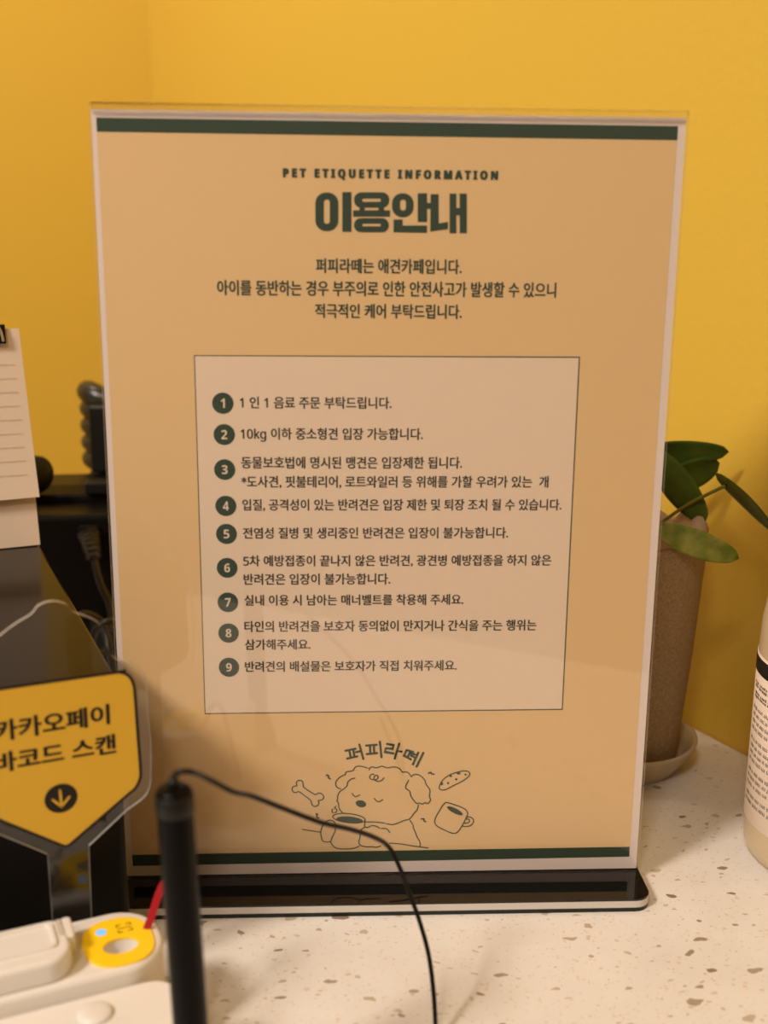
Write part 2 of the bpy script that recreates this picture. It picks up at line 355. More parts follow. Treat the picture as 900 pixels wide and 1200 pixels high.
LOGO_STROKES = [([(-33.45, 40.43), (-33.22, 39.31), (-31.15, 37.62), (-28.52, 35.96), (-27.45, 36.56), (-26.06, 36.29), (-25.14, 35.01), (-25.6, 33.74), (-26.77, 33.35), (-27.37, 33.26), (-27.1, 32.24), (-27.57, 31.12), (-28.64, 30.63), (-29.71, 31.15), (-30.16, 32.28), (-30.48, 33.4), (-33.02, 35.62), (-35.23, 37.32), (-36.25, 36.92), (-37.4, 37.19), (-37.95, 38.21), (-37.71, 39.37), (-36.78, 39.81), (-35.99, 39.95), (-36.21, 41.07), (-35.84, 41.97), (-34.82, 42.36), (-33.76, 41.84)], True), ([(-7.3, 47.36), (-8.69, 47.93), (-10.31, 48.3), (-11.93, 48.12), (-12.62, 47.47), (-12.99, 46.62), (-14.01, 46.13), (-15.39, 46.0), (-16.18, 45.51), (-16.32, 44.65), (-17.47, 44.16), (-19.09, 43.02), (-20.02, 41.77), (-20.25, 40.26), (-19.56, 38.99), (-18.17, 38.31)], False), ([(-6.6, 46.65), (-6.38, 47.55), (-5.22, 47.89), (-4.06, 47.52), (-2.9, 47.71), (-1.52, 48.2), (-0.12, 47.68), (0.81, 47.42), (2.89, 47.79), (4.75, 47.52), (6.15, 46.6), (6.86, 45.48), (8.26, 45.57), (9.43, 45.05), (10.14, 43.93)], False), ([(-12.47, 43.04), (-14.0, 42.61), (-15.39, 41.21), (-15.62, 39.7), (-17.01, 38.3), (-18.63, 36.95), (-19.42, 35.19), (-19.47, 33.66), (-19.8, 33.16), (-19.1, 31.87), (-18.96, 30.34), (-18.4, 28.8), (-17.23, 27.51)], False), ([(-4.64, 44.61), (-5.66, 44.63), (-6.44, 43.53), (-5.88, 42.51), (-4.49, 42.19), (-3.33, 42.58), (-2.96, 43.58), (-3.57, 44.2), (-4.5, 43.7), (-4.63, 42.7), (-4.02, 41.83), (-2.85, 41.46), (-1.46, 41.95), (-0.64, 42.95)], False), ([(-13.52, 36.28), (-12.96, 35.36), (-11.89, 34.83), (-10.49, 35.58)], False), ([(-4.43, 33.97), (-3.72, 32.95), (-2.55, 32.42), (-1.02, 33.27)], False), ([(-20.12, 30.61), (-20.73, 29.86), (-19.8, 29.08), (-20.03, 28.06), (-20.73, 27.81)], False), ([(-21.43, 29.35), (-21.8, 28.7), (-21.43, 27.67)], False), ([(-8.14, 24.31), (-8.35, 23.87), (-8.88, 23.51), (-9.71, 23.22), (-10.8, 23.03), (-12.08, 22.95), (-13.51, 22.99), (-14.99, 23.13), (-16.47, 23.37), (-17.86, 23.7), (-19.1, 24.11), (-20.12, 24.57), (-20.87, 25.06), (-21.32, 25.55), (-21.44, 26.03), (-21.23, 26.46), (-20.7, 26.82), (-19.87, 27.11), (-18.79, 27.29), (-17.51, 27.37), (-16.09, 27.34), (-14.61, 27.2), (-13.14, 26.96), (-11.74, 26.63), (-10.5, 26.22), (-9.48, 25.77), (-8.72, 25.28), (-8.27, 24.78)], True), ([(-8.2, 24.56), (-8.42, 21.22)], False), ([(-22.39, 14.44), (-21.45, 12.87), (-19.57, 11.55), (-16.28, 11.24), (-12.99, 11.45), (-10.64, 12.45)], False), ([(-20.41, 20.36), (-20.27, 22.42), (-21.2, 23.97), (-22.84, 24.41), (-24.47, 23.61), (-25.55, 21.98), (-26.36, 19.42), (-26.13, 16.57), (-25.3, 14.85), (-22.62, 14.71), (-21.68, 16.76), (-20.51, 19.33)], True), ([(-33.92, 20.4), (-26.59, 19.06)], False), ([(-7.87, 23.37), (-4.12, 23.32), (-0.13, 22.75)], False), ([(-2.22, 20.51), (-3.63, 21.41), (-5.51, 21.69), (-6.92, 20.94), (-8.32, 20.96), (-9.73, 19.95), (-10.19, 18.15), (-10.27, 16.34), (-10.74, 14.53), (-10.17, 12.96), (-7.81, 12.15), (-4.98, 12.1), (-3.56, 11.82), (-1.68, 12.42)], False), ([(-1.51, 20.35), (0.37, 20.32), (1.31, 19.53), (2.03, 18.48)], False), ([(9.47, 41.82), (8.57, 39.9), (8.35, 38.39), (10.01, 36.84), (10.5, 34.8), (12.18, 32.23), (13.13, 31.45), (14.06, 31.59), (15.24, 31.16), (16.4, 31.76), (17.58, 31.39), (18.59, 32.91), (18.13, 34.7), (18.32, 37.24), (17.45, 38.78), (16.49, 40.31), (16.23, 41.58), (14.8, 43.37), (13.63, 44.14), (12.23, 44.41), (11.07, 44.02), (10.47, 43.32)], False), ([(13.61, 30.67), (13.17, 28.63), (11.79, 26.85), (10.18, 24.56), (7.84, 23.82), (5.51, 22.82), (3.17, 22.08), (0.58, 22.48)], False), ([(10.34, 23.79), (11.64, 21.71), (11.65, 20.67), (12.63, 18.33), (13.37, 16.25), (14.59, 13.89), (14.53, 11.81)], False), ([(1.99, 13.66), (6.57, 13.23), (11.78, 12.21), (17.95, 11.23)], False), ([(22.38, 37.7), (22.21, 39.23), (23.46, 41.75), (26.22, 43.99), (30.38, 45.46), (33.18, 45.68), (34.47, 44.65), (33.94, 43.14), (31.42, 41.14), (27.73, 39.16), (24.49, 37.42)], True), ([(24.16, 31.04), (25.55, 31.64), (29.82, 30.2), (32.92, 28.62), (34.05, 26.8), (33.71, 25.26), (31.93, 21.16), (30.1, 18.33), (28.23, 17.74), (25.36, 18.92), (22.02, 20.78), (20.67, 22.35), (20.76, 24.67), (22.34, 27.99)], True), ([(33.95, 25.0), (35.37, 24.98), (36.58, 23.68), (36.16, 21.87), (34.53, 20.86), (32.17, 20.9)], False), ([(33.74, 24.13), (34.69, 23.96), (34.94, 23.18), (34.26, 22.42), (32.84, 22.28)], False)]
LOGO_TICKS = [[(-24.04, 44.34), (-23.49, 44.49), (-23.03, 43.93), (-23.35, 43.43), (-22.43, 42.81)], [(-28.28, 27.3), (-27.58, 27.14), (-28.05, 26.53), (-27.87, 25.71), (-27.27, 25.6)], [(17.57, 44.85), (18.5, 45.24), (18.84, 44.58), (19.77, 44.42)], [(14.98, 24.39), (16.06, 24.38), (16.08, 23.55), (16.79, 23.18)]]
LOGO_FILLS = [[(-7.77, 31.07), (-7.89, 30.75), (-8.11, 30.48), (-8.42, 30.26), (-8.8, 30.1), (-9.24, 30.02), (-9.72, 30.02), (-10.2, 30.1), (-10.67, 30.26), (-11.11, 30.48), (-11.48, 30.76), (-11.77, 31.08), (-11.97, 31.43), (-12.07, 31.78), (-12.06, 32.13), (-11.95, 32.44), (-11.73, 32.72), (-11.42, 32.94), (-11.03, 33.09), (-10.59, 33.17), (-10.12, 33.17), (-9.63, 33.09), (-9.16, 32.94), (-8.73, 32.72), (-8.36, 32.44), (-8.06, 32.12), (-7.86, 31.77), (-7.76, 31.42)], [(-9.11, 23.79), (-9.27, 23.47), (-9.7, 23.19), (-10.37, 22.97), (-11.26, 22.82), (-12.3, 22.75), (-13.47, 22.76), (-14.68, 22.86), (-15.9, 23.03), (-17.04, 23.27), (-18.06, 23.57), (-18.9, 23.91), (-19.53, 24.27), (-19.9, 24.64), (-20.01, 24.99), (-19.85, 25.32), (-19.42, 25.6), (-18.75, 25.82), (-17.87, 25.97), (-16.82, 26.03), (-15.66, 26.02), (-14.45, 25.93), (-13.24, 25.75), (-12.09, 25.51), (-11.07, 25.22), (-10.23, 24.88), (-9.6, 24.52), (-9.22, 24.15)], [(32.07, 26.06), (31.89, 25.88), (31.55, 25.81), (31.07, 25.84), (30.48, 25.97), (29.81, 26.2), (29.08, 26.52), (28.34, 26.9), (27.63, 27.34), (26.97, 27.8), (26.4, 28.27), (25.95, 28.72), (25.65, 29.13), (25.5, 29.47), (25.52, 29.74), (25.7, 29.92), (26.04, 29.99), (26.51, 29.96), (27.1, 29.83), (27.77, 29.6), (28.5, 29.29), (29.24, 28.9), (29.95, 28.47), (30.61, 28.01), (31.18, 27.54), (31.63, 27.09), (31.94, 26.68), (32.08, 26.33)], [(23.68, 40.12), (23.6, 39.77), (23.37, 39.51), (23.04, 39.42), (22.72, 39.52), (22.47, 39.78), (22.38, 40.14), (22.46, 40.49), (22.69, 40.75), (23.02, 40.84), (23.34, 40.74), (23.59, 40.48)], [(26.16, 40.35), (26.1, 40.09), (25.93, 39.91), (25.7, 39.84), (25.47, 39.91), (25.29, 40.1), (25.22, 40.36), (25.28, 40.61), (25.45, 40.79), (25.68, 40.86), (25.91, 40.79), (26.09, 40.6)], [(29.49, 41.98), (29.42, 41.73), (29.24, 41.54), (28.98, 41.48), (28.72, 41.55), (28.53, 41.74), (28.46, 41.99), (28.52, 42.24), (28.7, 42.43), (28.96, 42.49), (29.22, 42.42), (29.41, 42.23)], [(27.3, 43.47), (27.23, 43.25), (27.01, 43.08), (26.7, 43.02), (26.4, 43.09), (26.17, 43.26), (26.09, 43.49), (26.16, 43.71), (26.38, 43.88), (26.68, 43.93), (26.99, 43.87), (27.21, 43.7)], [(30.73, 44.54), (30.63, 44.32), (30.34, 44.15), (29.95, 44.1), (29.55, 44.16), (29.25, 44.33), (29.14, 44.56), (29.24, 44.79), (29.53, 44.95), (29.93, 45.01), (30.32, 44.94), (30.62, 44.77)], [(33.27, 44.06), (33.2, 43.83), (33.02, 43.67), (32.76, 43.61), (32.51, 43.67), (32.31, 43.84), (32.24, 44.07), (32.3, 44.3), (32.48, 44.46), (32.74, 44.52), (33.0, 44.46), (33.19, 44.29)]]
LOGO_NAME = [[(-16.33, 55.11), (-12.19, 55.97)], [(-15.63, 51.67), (-11.48, 52.62)], [(-14.72, 55.25), (-14.16, 52.25)], [(-13.11, 55.48), (-12.64, 52.48)], [(-10.67, 57.79), (-9.03, 51.44)], [(-11.95, 54.47), (-10.11, 54.95)], [(-7.91, 57.31), (-3.67, 57.62)], [(-7.66, 53.57), (-3.51, 53.98)], [(-6.44, 57.3), (-6.18, 53.76)], [(-4.82, 57.48), (-4.66, 53.89)], [(-2.39, 58.99), (-1.69, 52.11)], [(0.47, 57.97), (3.25, 57.34), (2.8, 55.75), (0.12, 56.08)], [(0.12, 56.08), (-0.42, 54.49), (3.06, 53.76)], [(5.41, 58.02), (3.68, 51.45)], [(4.66, 54.79), (6.42, 54.52)], [(8.59, 55.14), (11.15, 54.32)], [(8.45, 55.09), (7.46, 52.71), (10.27, 51.07)], [(9.76, 53.98), (8.96, 51.99)], [(9.76, 53.83), (11.86, 53.21)], [(10.34, 52.72), (12.11, 51.7)], [(13.23, 54.04), (11.14, 48.86)], [(15.32, 53.92), (12.64, 47.83)]]
TITLE = [[[(-22.92, 272.25), (-22.18, 272.19), (-21.46, 271.99), (-20.8, 271.65), (-20.22, 271.2), (-19.75, 270.65), (-19.39, 270.01), (-19.18, 269.32), (-19.1, 268.6), (-19.1, 262.58), (-19.18, 261.85), (-19.4, 261.15), (-19.75, 260.5), (-20.23, 259.93), (-20.82, 259.46), (-21.48, 259.11), (-22.2, 258.89), (-22.95, 258.81), (-23.57, 258.8), (-24.32, 258.87), (-25.04, 259.07), (-25.71, 259.41), (-26.29, 259.87), (-26.76, 260.43), (-27.12, 261.07), (-27.33, 261.77), (-27.4, 262.49), (-27.37, 268.51), (-27.29, 269.23), (-27.07, 269.93), (-26.72, 270.57), (-26.24, 271.13), (-25.66, 271.6), (-25.0, 271.95), (-24.28, 272.16), (-23.54, 272.24)], [(-23.2, 269.81), (-23.0, 269.79), (-22.81, 269.74), (-22.63, 269.65), (-22.48, 269.53), (-22.35, 269.38), (-22.26, 269.21), (-22.2, 269.03), (-22.18, 268.83), (-22.19, 262.34), (-22.21, 262.15), (-22.27, 261.96), (-22.37, 261.79), (-22.49, 261.64), (-22.65, 261.51), (-22.83, 261.42), (-23.02, 261.36), (-23.22, 261.34), (-23.29, 261.34), (-23.49, 261.35), (-23.69, 261.41), (-23.86, 261.5), (-24.02, 261.62), (-24.15, 261.77), (-24.24, 261.94), (-24.3, 262.13), (-24.32, 262.32), (-24.3, 268.81), (-24.28, 269.0), (-24.22, 269.19), (-24.12, 269.36), (-23.99, 269.51), (-23.84, 269.64), (-23.66, 269.73), (-23.47, 269.79), (-23.27, 269.81)]], [[(-17.67, 272.44), (-14.39, 272.48), (-14.36, 258.63), (-17.66, 258.59)]], [[(-3.38, 272.53), (-2.87, 272.49), (-2.38, 272.35), (-1.93, 272.13), (-1.53, 271.82), (-1.2, 271.45), (-0.96, 271.02), (-0.8, 270.55), (-0.75, 270.06), (-0.75, 269.73), (-0.79, 269.24), (-0.93, 268.76), (-1.17, 268.33), (-1.49, 267.94), (-1.89, 267.63), (-2.33, 267.39), (-2.82, 267.24), (-3.33, 267.19), (-10.81, 267.11), (-11.32, 267.15), (-11.81, 267.29), (-12.26, 267.51), (-12.66, 267.82), (-12.98, 268.2), (-13.22, 268.63), (-13.37, 269.1), (-13.42, 269.59), (-13.43, 269.92), (-13.38, 270.41), (-13.23, 270.88), (-12.99, 271.31), (-12.67, 271.7), (-12.28, 272.01), (-11.83, 272.25), (-11.34, 272.4), (-10.84, 272.45)], [(-4.32, 270.35), (-4.21, 270.34), (-4.11, 270.31), (-4.01, 270.26), (-3.93, 270.2), (-3.86, 270.12), (-3.81, 270.03), (-3.78, 269.93), (-3.77, 269.83), (-3.76, 269.76), (-3.77, 269.66), (-3.8, 269.56), (-3.85, 269.47), (-3.92, 269.39), (-4.01, 269.32), (-4.1, 269.27), (-4.2, 269.24), (-4.31, 269.23), (-9.93, 269.17), (-10.04, 269.17), (-10.14, 269.2), (-10.24, 269.25), (-10.32, 269.32), (-10.39, 269.39), (-10.44, 269.49), (-10.47, 269.58), (-10.48, 269.69), (-10.48, 269.75), (-10.47, 269.86), (-10.44, 269.96), (-10.39, 270.05), (-10.32, 270.13), (-10.24, 270.19), (-10.15, 270.24), (-10.04, 270.28), (-9.94, 270.29)]], [[(-11.5, 267.76), (-9.58, 267.78), (-9.57, 265.99), (-11.49, 265.97)]], [[(-4.64, 267.83), (-2.65, 267.86), (-2.63, 266.07), (-4.63, 266.05)]], [[(-9.58, 268.18), (-4.64, 268.23), (-4.64, 267.24), (-9.58, 267.19)]], [[(-13.76, 266.15), (-0.44, 266.29), (-0.41, 264.1), (-13.75, 263.96)]], [[(-3.3, 263.54), (-2.82, 263.49), (-2.35, 263.36), (-1.92, 263.15), (-1.54, 262.85), (-1.23, 262.49), (-1.0, 262.08), (-0.85, 261.63), (-0.8, 261.16), (-0.8, 261.03), (-0.84, 260.56), (-0.98, 260.11), (-1.2, 259.69), (-1.51, 259.32), (-1.88, 259.02), (-2.31, 258.79), (-2.77, 258.65), (-3.26, 258.6), (-10.91, 258.53), (-11.4, 258.57), (-11.86, 258.7), (-12.29, 258.92), (-12.67, 259.21), (-12.98, 259.57), (-13.21, 259.99), (-13.35, 260.44), (-13.4, 260.9), (-13.4, 261.04), (-13.35, 261.5), (-13.21, 261.96), (-12.99, 262.37), (-12.68, 262.74), (-12.31, 263.04), (-11.88, 263.27), (-11.42, 263.41), (-10.93, 263.46)], [(-4.18, 261.6), (-4.08, 261.59), (-3.99, 261.56), (-3.91, 261.52), (-3.84, 261.46), (-3.78, 261.39), (-3.73, 261.31), (-3.7, 261.23), (-3.69, 261.13), (-3.69, 261.13), (-3.7, 261.04), (-3.73, 260.96), (-3.77, 260.87), (-3.83, 260.8), (-3.9, 260.74), (-3.99, 260.7), (-4.08, 260.67), (-4.17, 260.66), (-9.96, 260.6), (-10.05, 260.61), (-10.14, 260.64), (-10.23, 260.68), (-10.3, 260.74), (-10.36, 260.81), (-10.4, 260.89), (-10.43, 260.98), (-10.44, 261.07), (-10.44, 261.07), (-10.43, 261.16), (-10.41, 261.25), (-10.36, 261.33), (-10.3, 261.4), (-10.23, 261.46), (-10.15, 261.5), (-10.06, 261.53), (-9.96, 261.54)]], [[(4.3, 272.29), (5.03, 272.23), (5.72, 272.04), (6.37, 271.71), (6.94, 271.28), (7.41, 270.74), (7.76, 270.13), (7.98, 269.46), (8.06, 268.77), (8.08, 267.57), (8.02, 266.87), (7.82, 266.2), (7.48, 265.58), (7.03, 265.03), (6.47, 264.57), (5.83, 264.24), (5.14, 264.02), (4.41, 263.95), (4.07, 263.94), (3.34, 264.01), (2.64, 264.2), (1.99, 264.53), (1.42, 264.97), (0.95, 265.51), (0.6, 266.12), (0.39, 266.79), (0.31, 267.49), (0.29, 268.68), (0.36, 269.38), (0.56, 270.05), (0.9, 270.67), (1.35, 271.22), (1.91, 271.66), (2.54, 272.0), (3.24, 272.21), (3.96, 272.29)], [(4.26, 270.11), (4.46, 270.1), (4.66, 270.04), (4.84, 269.95), (4.99, 269.83), (5.12, 269.68), (5.22, 269.51), (5.28, 269.33), (5.31, 269.13), (5.33, 267.28), (5.31, 267.08), (5.26, 266.9), (5.16, 266.72), (5.04, 266.57), (4.88, 266.45), (4.71, 266.35), (4.51, 266.29), (4.31, 266.27), (4.24, 266.27), (4.04, 266.29), (3.85, 266.34), (3.67, 266.43), (3.51, 266.56), (3.38, 266.71), (3.28, 266.88), (3.22, 267.06), (3.2, 267.26), (3.17, 269.11), (3.19, 269.3), (3.25, 269.49), (3.34, 269.66), (3.47, 269.81), (3.62, 269.94), (3.8, 270.03), (3.99, 270.09), (4.19, 270.11)]], [[(9.52, 272.35), (12.88, 272.39), (13.06, 262.37), (9.68, 262.34)]], [[(12.81, 269.02), (14.39, 269.03), (14.43, 266.98), (12.84, 266.96)]], [[(0.91, 263.11), (4.14, 263.15), (4.17, 261.01), (13.08, 261.1), (13.06, 258.56), (0.95, 258.64)]], [[(14.2, 272.07), (17.08, 272.1), (17.29, 261.88), (20.67, 262.45), (20.72, 259.97), (14.3, 259.04)]], [[(21.07, 272.35), (23.48, 272.37), (23.81, 258.53), (21.38, 258.51)]], [[(24.72, 272.39), (27.27, 272.42), (27.63, 258.57), (25.06, 258.54)]], [[(23.46, 267.34), (24.98, 267.36), (25.04, 264.83), (23.52, 264.81)]]]

# ------------------------------------------------------------------ sign holder
sh = thing('sign_holder', 'clear acrylic upright sign holder on a glossy black base, holding the printed notice', 'sign holder', (0, 0, 0))
HW, HH, ZB = 0.10625, 0.302, 0.0055
outer = rrect(-HW, HW, ZB, ZB + HH - 0.0024, 0.0004, 3)
def sheet(name, y0, y1):
    bm = B(); prism(bm, outer, y0, y1, 0, 'y')
    return obj(name, bm, M['acrylic'], sh)
sheet('front_sheet', -0.0027, -0.0009); sheet('back_sheet', 0.0009, 0.0027)
zt = ZB + HH - 0.00235                                # the sheet is folded over the top: a rounded solid bend
prof = [(-0.0027, zt), (0.0027, zt)] + [(0.0027 * math.cos(PI * k / 14), zt + 0.0006 + 0.0018 * math.sin(PI * k / 14)) for k in range(15)]
bm = B(); prism(bm, prof, -HW, HW)
for v in bm.verts: v.co = Vector((v.co.z, v.co.x, v.co.y))
bmesh.ops.recalc_face_normals(bm, faces=bm.faces); obj('top_fold', bm, M['acrylic_edge'], sh)
base = rrect(-0.1062, 0.1067, -0.0228, 0.0228, 0.0065, 6)
bm = B(); prism(bm, base, 0.0047, ZB); bs = obj('base', bm, M['black_gloss'], sh)
bm = B(); prism(bm, base, 0.0018, 0.0047); obj('base_core', bm, M['frost'], bs)
bm = B(); prism(bm, base, 0.0, 0.0018); obj('base_underside', bm, M['black_edge'], bs)

# ------------------------------------------------------------------ printed notice
nt = thing('printed_notice', 'cream printed house-rules notice with green bars standing in the acrylic holder', 'notice', (0, 0, ZB))
Y0, Y1, Y2, Y3 = -0.0004, -0.00048, -0.00054, -0.00060
bm = B(); box(bm, -0.1059, 0.1059, -0.0004, 0.0004, 0.0003, 0.2994); obj('paper', bm, M['paper'], nt)
bm = B(); flat_poly(bm, [BAR_T[0], BAR_T[1], BAR_B[2], BAR_B[3]], Y1); obj('cream_field', bm, M['cream'], nt)
for q in (BAR_T, BAR_B):
    bm = B(); flat_poly(bm, q, Y2); obj('green_bar', bm, M['green'], nt)
bm = B(); flat_poly(bm, PANEL, Y2); pn = obj('rules_panel', bm, M['panel'], nt)
bm = B(); stroke(bm, PANEL, 0.42, Y3, closed=True, smooth=False); obj('panel_border', bm, M['green'], pn)
bm = B(); lettering(bm, *SUBTITLE, Y3, bold=0.5, spacing=1.62, ref='own', face='bold'); raw('subtitle', bm, M['green'], nt)
bm = B()
for gi, g in enumerate(TITLE):
    v, f = holed(g, Y3); w = [bm.verts.new((a * MM, Y3 - gi * 3e-6, b * MM)) for a, b in v]
    for q in f: bm.faces.new([w[i] for i in q])
raw('title', bm, M['green'], nt)
for a in INTRO:
    bm = B(); lettering(bm, *a, Y3, bold=0.27); raw('intro_text', bm, M['green'], nt)
for a in RULES:
    bm = B(); lettering(bm, *a, Y3, bold=0.24); raw('rule_text', bm, M['ink'], nt)
for i, (x, z) in enumerate(BULLETS):
    bm = B(); flat_poly(bm, [(x + 4.0 * math.cos(2 * PI * k / 32), z + 4.0 * math.sin(2 * PI * k / 32)) for k in range(32)], Y3); bt = raw('number_bullet', bm, M['green'], nt)
    bm = B(); hw = 0.75 if i == 0 else 1.12
    lettering(bm, str(i + 1), x - hw, x + hw, z - 1.75, z + 1.75, Y3 - 0.00006, ref='own', face='bold'); raw('numeral', bm, M['panel'], bt)
bm = B()
for i, (p, c) in enumerate(LOGO_STROKES): stroke(bm, p, 0.46, Y3 - i * 2e-6, c)
for p in LOGO_TICKS: stroke(bm, p, 0.6, Y3, False)
for p in LOGO_FILLS: flat_poly(bm, p, Y3)
raw('dog_drawing', bm, M['green'], nt)
bm = B()
for i, p in enumerate(LOGO_NAME): stroke(bm, p, 0.90, Y3 - i * 2e-6, False, smooth=False)
raw('logo_lettering', bm, M['green'], nt)

# ------------------------------------------------------------------ black box with the memo pad on it
bx = thing('till_box', 'black smooth-topped till box under the memo pad, left of the sign', 'box', (-0.0956, -0.0481, 0), TH)
bm = B(); prism(bm, rrect(-0.19, 0, 0, 0.216, 0.003, 4), 0.003, 0.095); obj('housing', bm, M['black_plastic'], bx)
bm = B(); prism(bm, rrect(-0.19, 0, 0, 0.216, 0.003, 4), 0.0956, 0.110); obj('lid', bm, M['box_top'], bx, bevel=0.0012, smooth=False)
bm = B(); box(bm, -0.186, -0.004, 0.004, 0.210, 0.0945, 0.096); obj('lid_seam', bm, M['rubber'], bx)
for x, y in ((-0.012, 0.012), (-0.178, 0.012), (-0.012, 0.184), (-0.178, 0.184)):
    bm = B(); lathe(bm, [(0.006, 0), (0.006, 0.0032)], 20); f = obj('foot', bm, M['rubber'], bx); f.location = (x, y, 0)

mp = thing('memo_pad', 'ruled cream memo pad with a curled lower sheet, standing upright on the black till box', 'memo pad', (-0.1705, 0.137, 0.110), TH)
PW = -0.105
def lean(pts): return pts
bm = B(); prism(bm, [(PW, 0.0005), (-0.0004, 0.0005), (-0.0040, 0.1088), (PW, 0.1088)], 0.0022, 0.0042, 0, 'y'); obj('backing_board', bm, M['cabinet'], mp)
bm = B(); prism(bm, [(PW, 0.0), (0.0002, 0.0006), (-0.0036, 0.1090), (PW, 0.1090)], 0.0004, 0.0021, 0, 'y'); obj('lower_sheet', bm, M['memo'], mp)
bm = B()                                              # front sheet, its lower edge lifted
rows = 10
fr_ = []; bk_ = []
for i in range(rows + 1):
    t = i / rows; z = 0.0262 + t * 0.0833; xr = 0.0009 - 0.0044 * t; y = -0.0004 - 0.0030 * (1 - t) ** 2.2
    fr_.append([bm.verts.new((PW + (xr - PW) * k / 6, y, z - 0.0016 * (1 - t) * (1 - k / 6))) for k in range(7)])
    bk_.append([bm.verts.new((PW + (xr - PW) * k / 6, y + 0.0003, z - 0.0016 * (1 - t) * (1 - k / 6))) for k in range(7)])
for i in range(rows):
    for k in range(6):
        bm.faces.new((fr_[i][k], fr_[i][k + 1], fr_[i + 1][k + 1], fr_[i + 1][k])); bm.faces.new((bk_[i][k], bk_[i + 1][k], bk_[i + 1][k + 1], bk_[i][k + 1]))
    bm.faces.new((fr_[i][6], bk_[i][6], bk_[i + 1][6], fr_[i + 1][6])); bm.faces.new((fr_[i][0], fr_[i + 1][0], bk_[i + 1][0], bk_[i][0]))
for k in range(6):
    bm.faces.new((fr_[0][k], bk_[0][k], bk_[0][k + 1], fr_[0][k + 1])); bm.faces.new((fr_[-1][k], fr_[-1][k + 1], bk_[-1][k + 1], bk_[-1][k]))
fs = obj('front_sheet', bm, M['memo'], mp)
bm = B()
for z, xe in zip((92.2, 85.5, 78.8, 72.0, 65.2, 58.4, 51.6, 44.8, 37.8), (-6.6, -6.2, -5.8, -5.4, -5.1, -5.0, -4.7, -4.3, -4.3)):
    t = (z - 26.2) / 83.3; y = -0.0004 - 0.0030 * (1 - t) ** 2.2 - 0.00035
    flat_poly(bm, [(-100, z - 0.12), (xe, z - 0.05), (xe, z + 0.15), (-100, z + 0.08)], y)
raw('ruled_lines', bm, M['memo_line'], fs)
bm = B(); prism(bm, [(0.0042, 0.0005), (0.030, 0.0005), (0.0042, 0.075)], -0.060, -0.056)   # strut behind
for v in bm.verts: v.co = Vector((v.co.z, v.co.x, v.co.y))
obj('easel_strut', bm, M['cabinet'], mp)
bc = thing('binder_clip', 'black binder clip with a steel handle gripping the top of the memo pad', 'clip', (-0.1705, 0.137, 0.110), TH)
bm = B(); prism(bm, [(-0.0026, 0.1026), (-0.0014, 0.1026), (-0.0008, 0.1096), (0.0042, 0.1096), (0.0050, 0.1026), (0.0058, 0.1026), (0.0046, 0.1116), (-0.0016, 0.1116)], -0.0355, -0.0100)
for v in bm.verts: v.co = Vector((v.co.z, v.co.x, v.co.y))
bmesh.ops.recalc_face_normals(bm, faces=bm.faces); obj('clip_body', bm, M['black_gloss'], bc)
bm = B(); tube(bm, [(-0.0335, -0.0024, 0.1035), (-0.0320, -0.0030, 0.1100), (-0.0270, -0.0034, 0.1148), (-0.0180, -0.0034, 0.1148), (-0.0128, -0.0030, 0.1100), (-0.0112, -0.0024, 0.1035)], 0.0007, 8, sub=8); obj('handle', bm, M['steel'], bc, smooth=True)

# ------------------------------------------------------------------ dark equipment behind the sign
eq = thing('receipt_printer', 'black boxy machine with a raised rear deck behind the sign, cable plugged in front', 'printer', (-0.178, 0.236, 0), TH * 0.35)
bm = B(); prism(bm, rrect(-0.075, 0.085, 0.0, 0.10, 0.006, 5), 0.0, 0.1025); obj('housing', bm, M['black_plastic'], eq, bevel=0.003, seg=3)
bm = B(); prism(bm, [(0.034, 0.1020), (0.100, 0.1020), (0.100, 0.1085), (0.050, 0.1110), (0.034, 0.1080)], -0.068, 0.060)
for v in bm.verts: v.co = Vector((v.co.z, v.co.x, v.co.y))
bmesh.ops.recalc_face_normals(bm, faces=bm.faces); obj('rear_deck', bm, M['black_plastic'], eq, bevel=0.0015)
bm = B(); tube(bm, [(-0.060, 0.055, 0.1235), (-0.030, 0.030, 0.1235), (-0.0175, 0.019, 0.1235)], lambda t: 0.0115 if t < 0.85 else 0.0115 * math.sqrt(max(0.05, 1 - ((t - 0.85) / 0.15) ** 2 * 0.9)), 20); obj('roller_knob', bm, M['rubber'], eq, smooth=True)
bm = B(); box(bm, 0.006, 0.022, 0.030, 0.044, 0.1085, 0.1160); obj('latch', bm, M['rubber'], eq, bevel=0.001)

pc = thing('power_cable', 'black cable with ribbed strain relief looping down in the gap left of the sign', 'cable', (-0.178, 0.236, 0), TH * 0.35)
bm = B(); prism(bm, rrect(0.004, 0.016, 0.0858, 0.0965, 0.002, 3), -0.006, -0.0006, 0, 'y'); obj('plug', bm, M['rubber'], pc)
bm = B(); pts = [Vector((0.010, -0.004, 0.0915)), Vector((0.0125, -0.013, 0.083)), Vector((0.0150, -0.019, 0.070))]
prof = catmull(pts, False, 10)
tube(bm, prof[:14], lambda t: 0.0058 - 0.0018 * t + (0.0009 if int(t * 13) % 2 == 0 else 0), 14, smooth=False); obj('strain_relief', bm, M['cord'], pc)
bm = B(); tube(bm, [(0.0133, -0.0150, 0.080), (0.0165, -0.0200, 0.066), (0.022, -0.023, 0.050), (0.020, -0.034, 0.030), (0.004, -0.050, 0.032), (0.0, -0.052, 0.046), (0.008, -0.050, 0.0565), (0.018, -0.046, 0.050), (0.022, -0.042, 0.030), (0.024, -0.040, 0.012), (0.030, -0.036, 0.0028), (0.060, -0.030, 0.0028)], 0.0024, 10, sub=8); obj('cable', bm, M['cord'], pc, smooth=True)
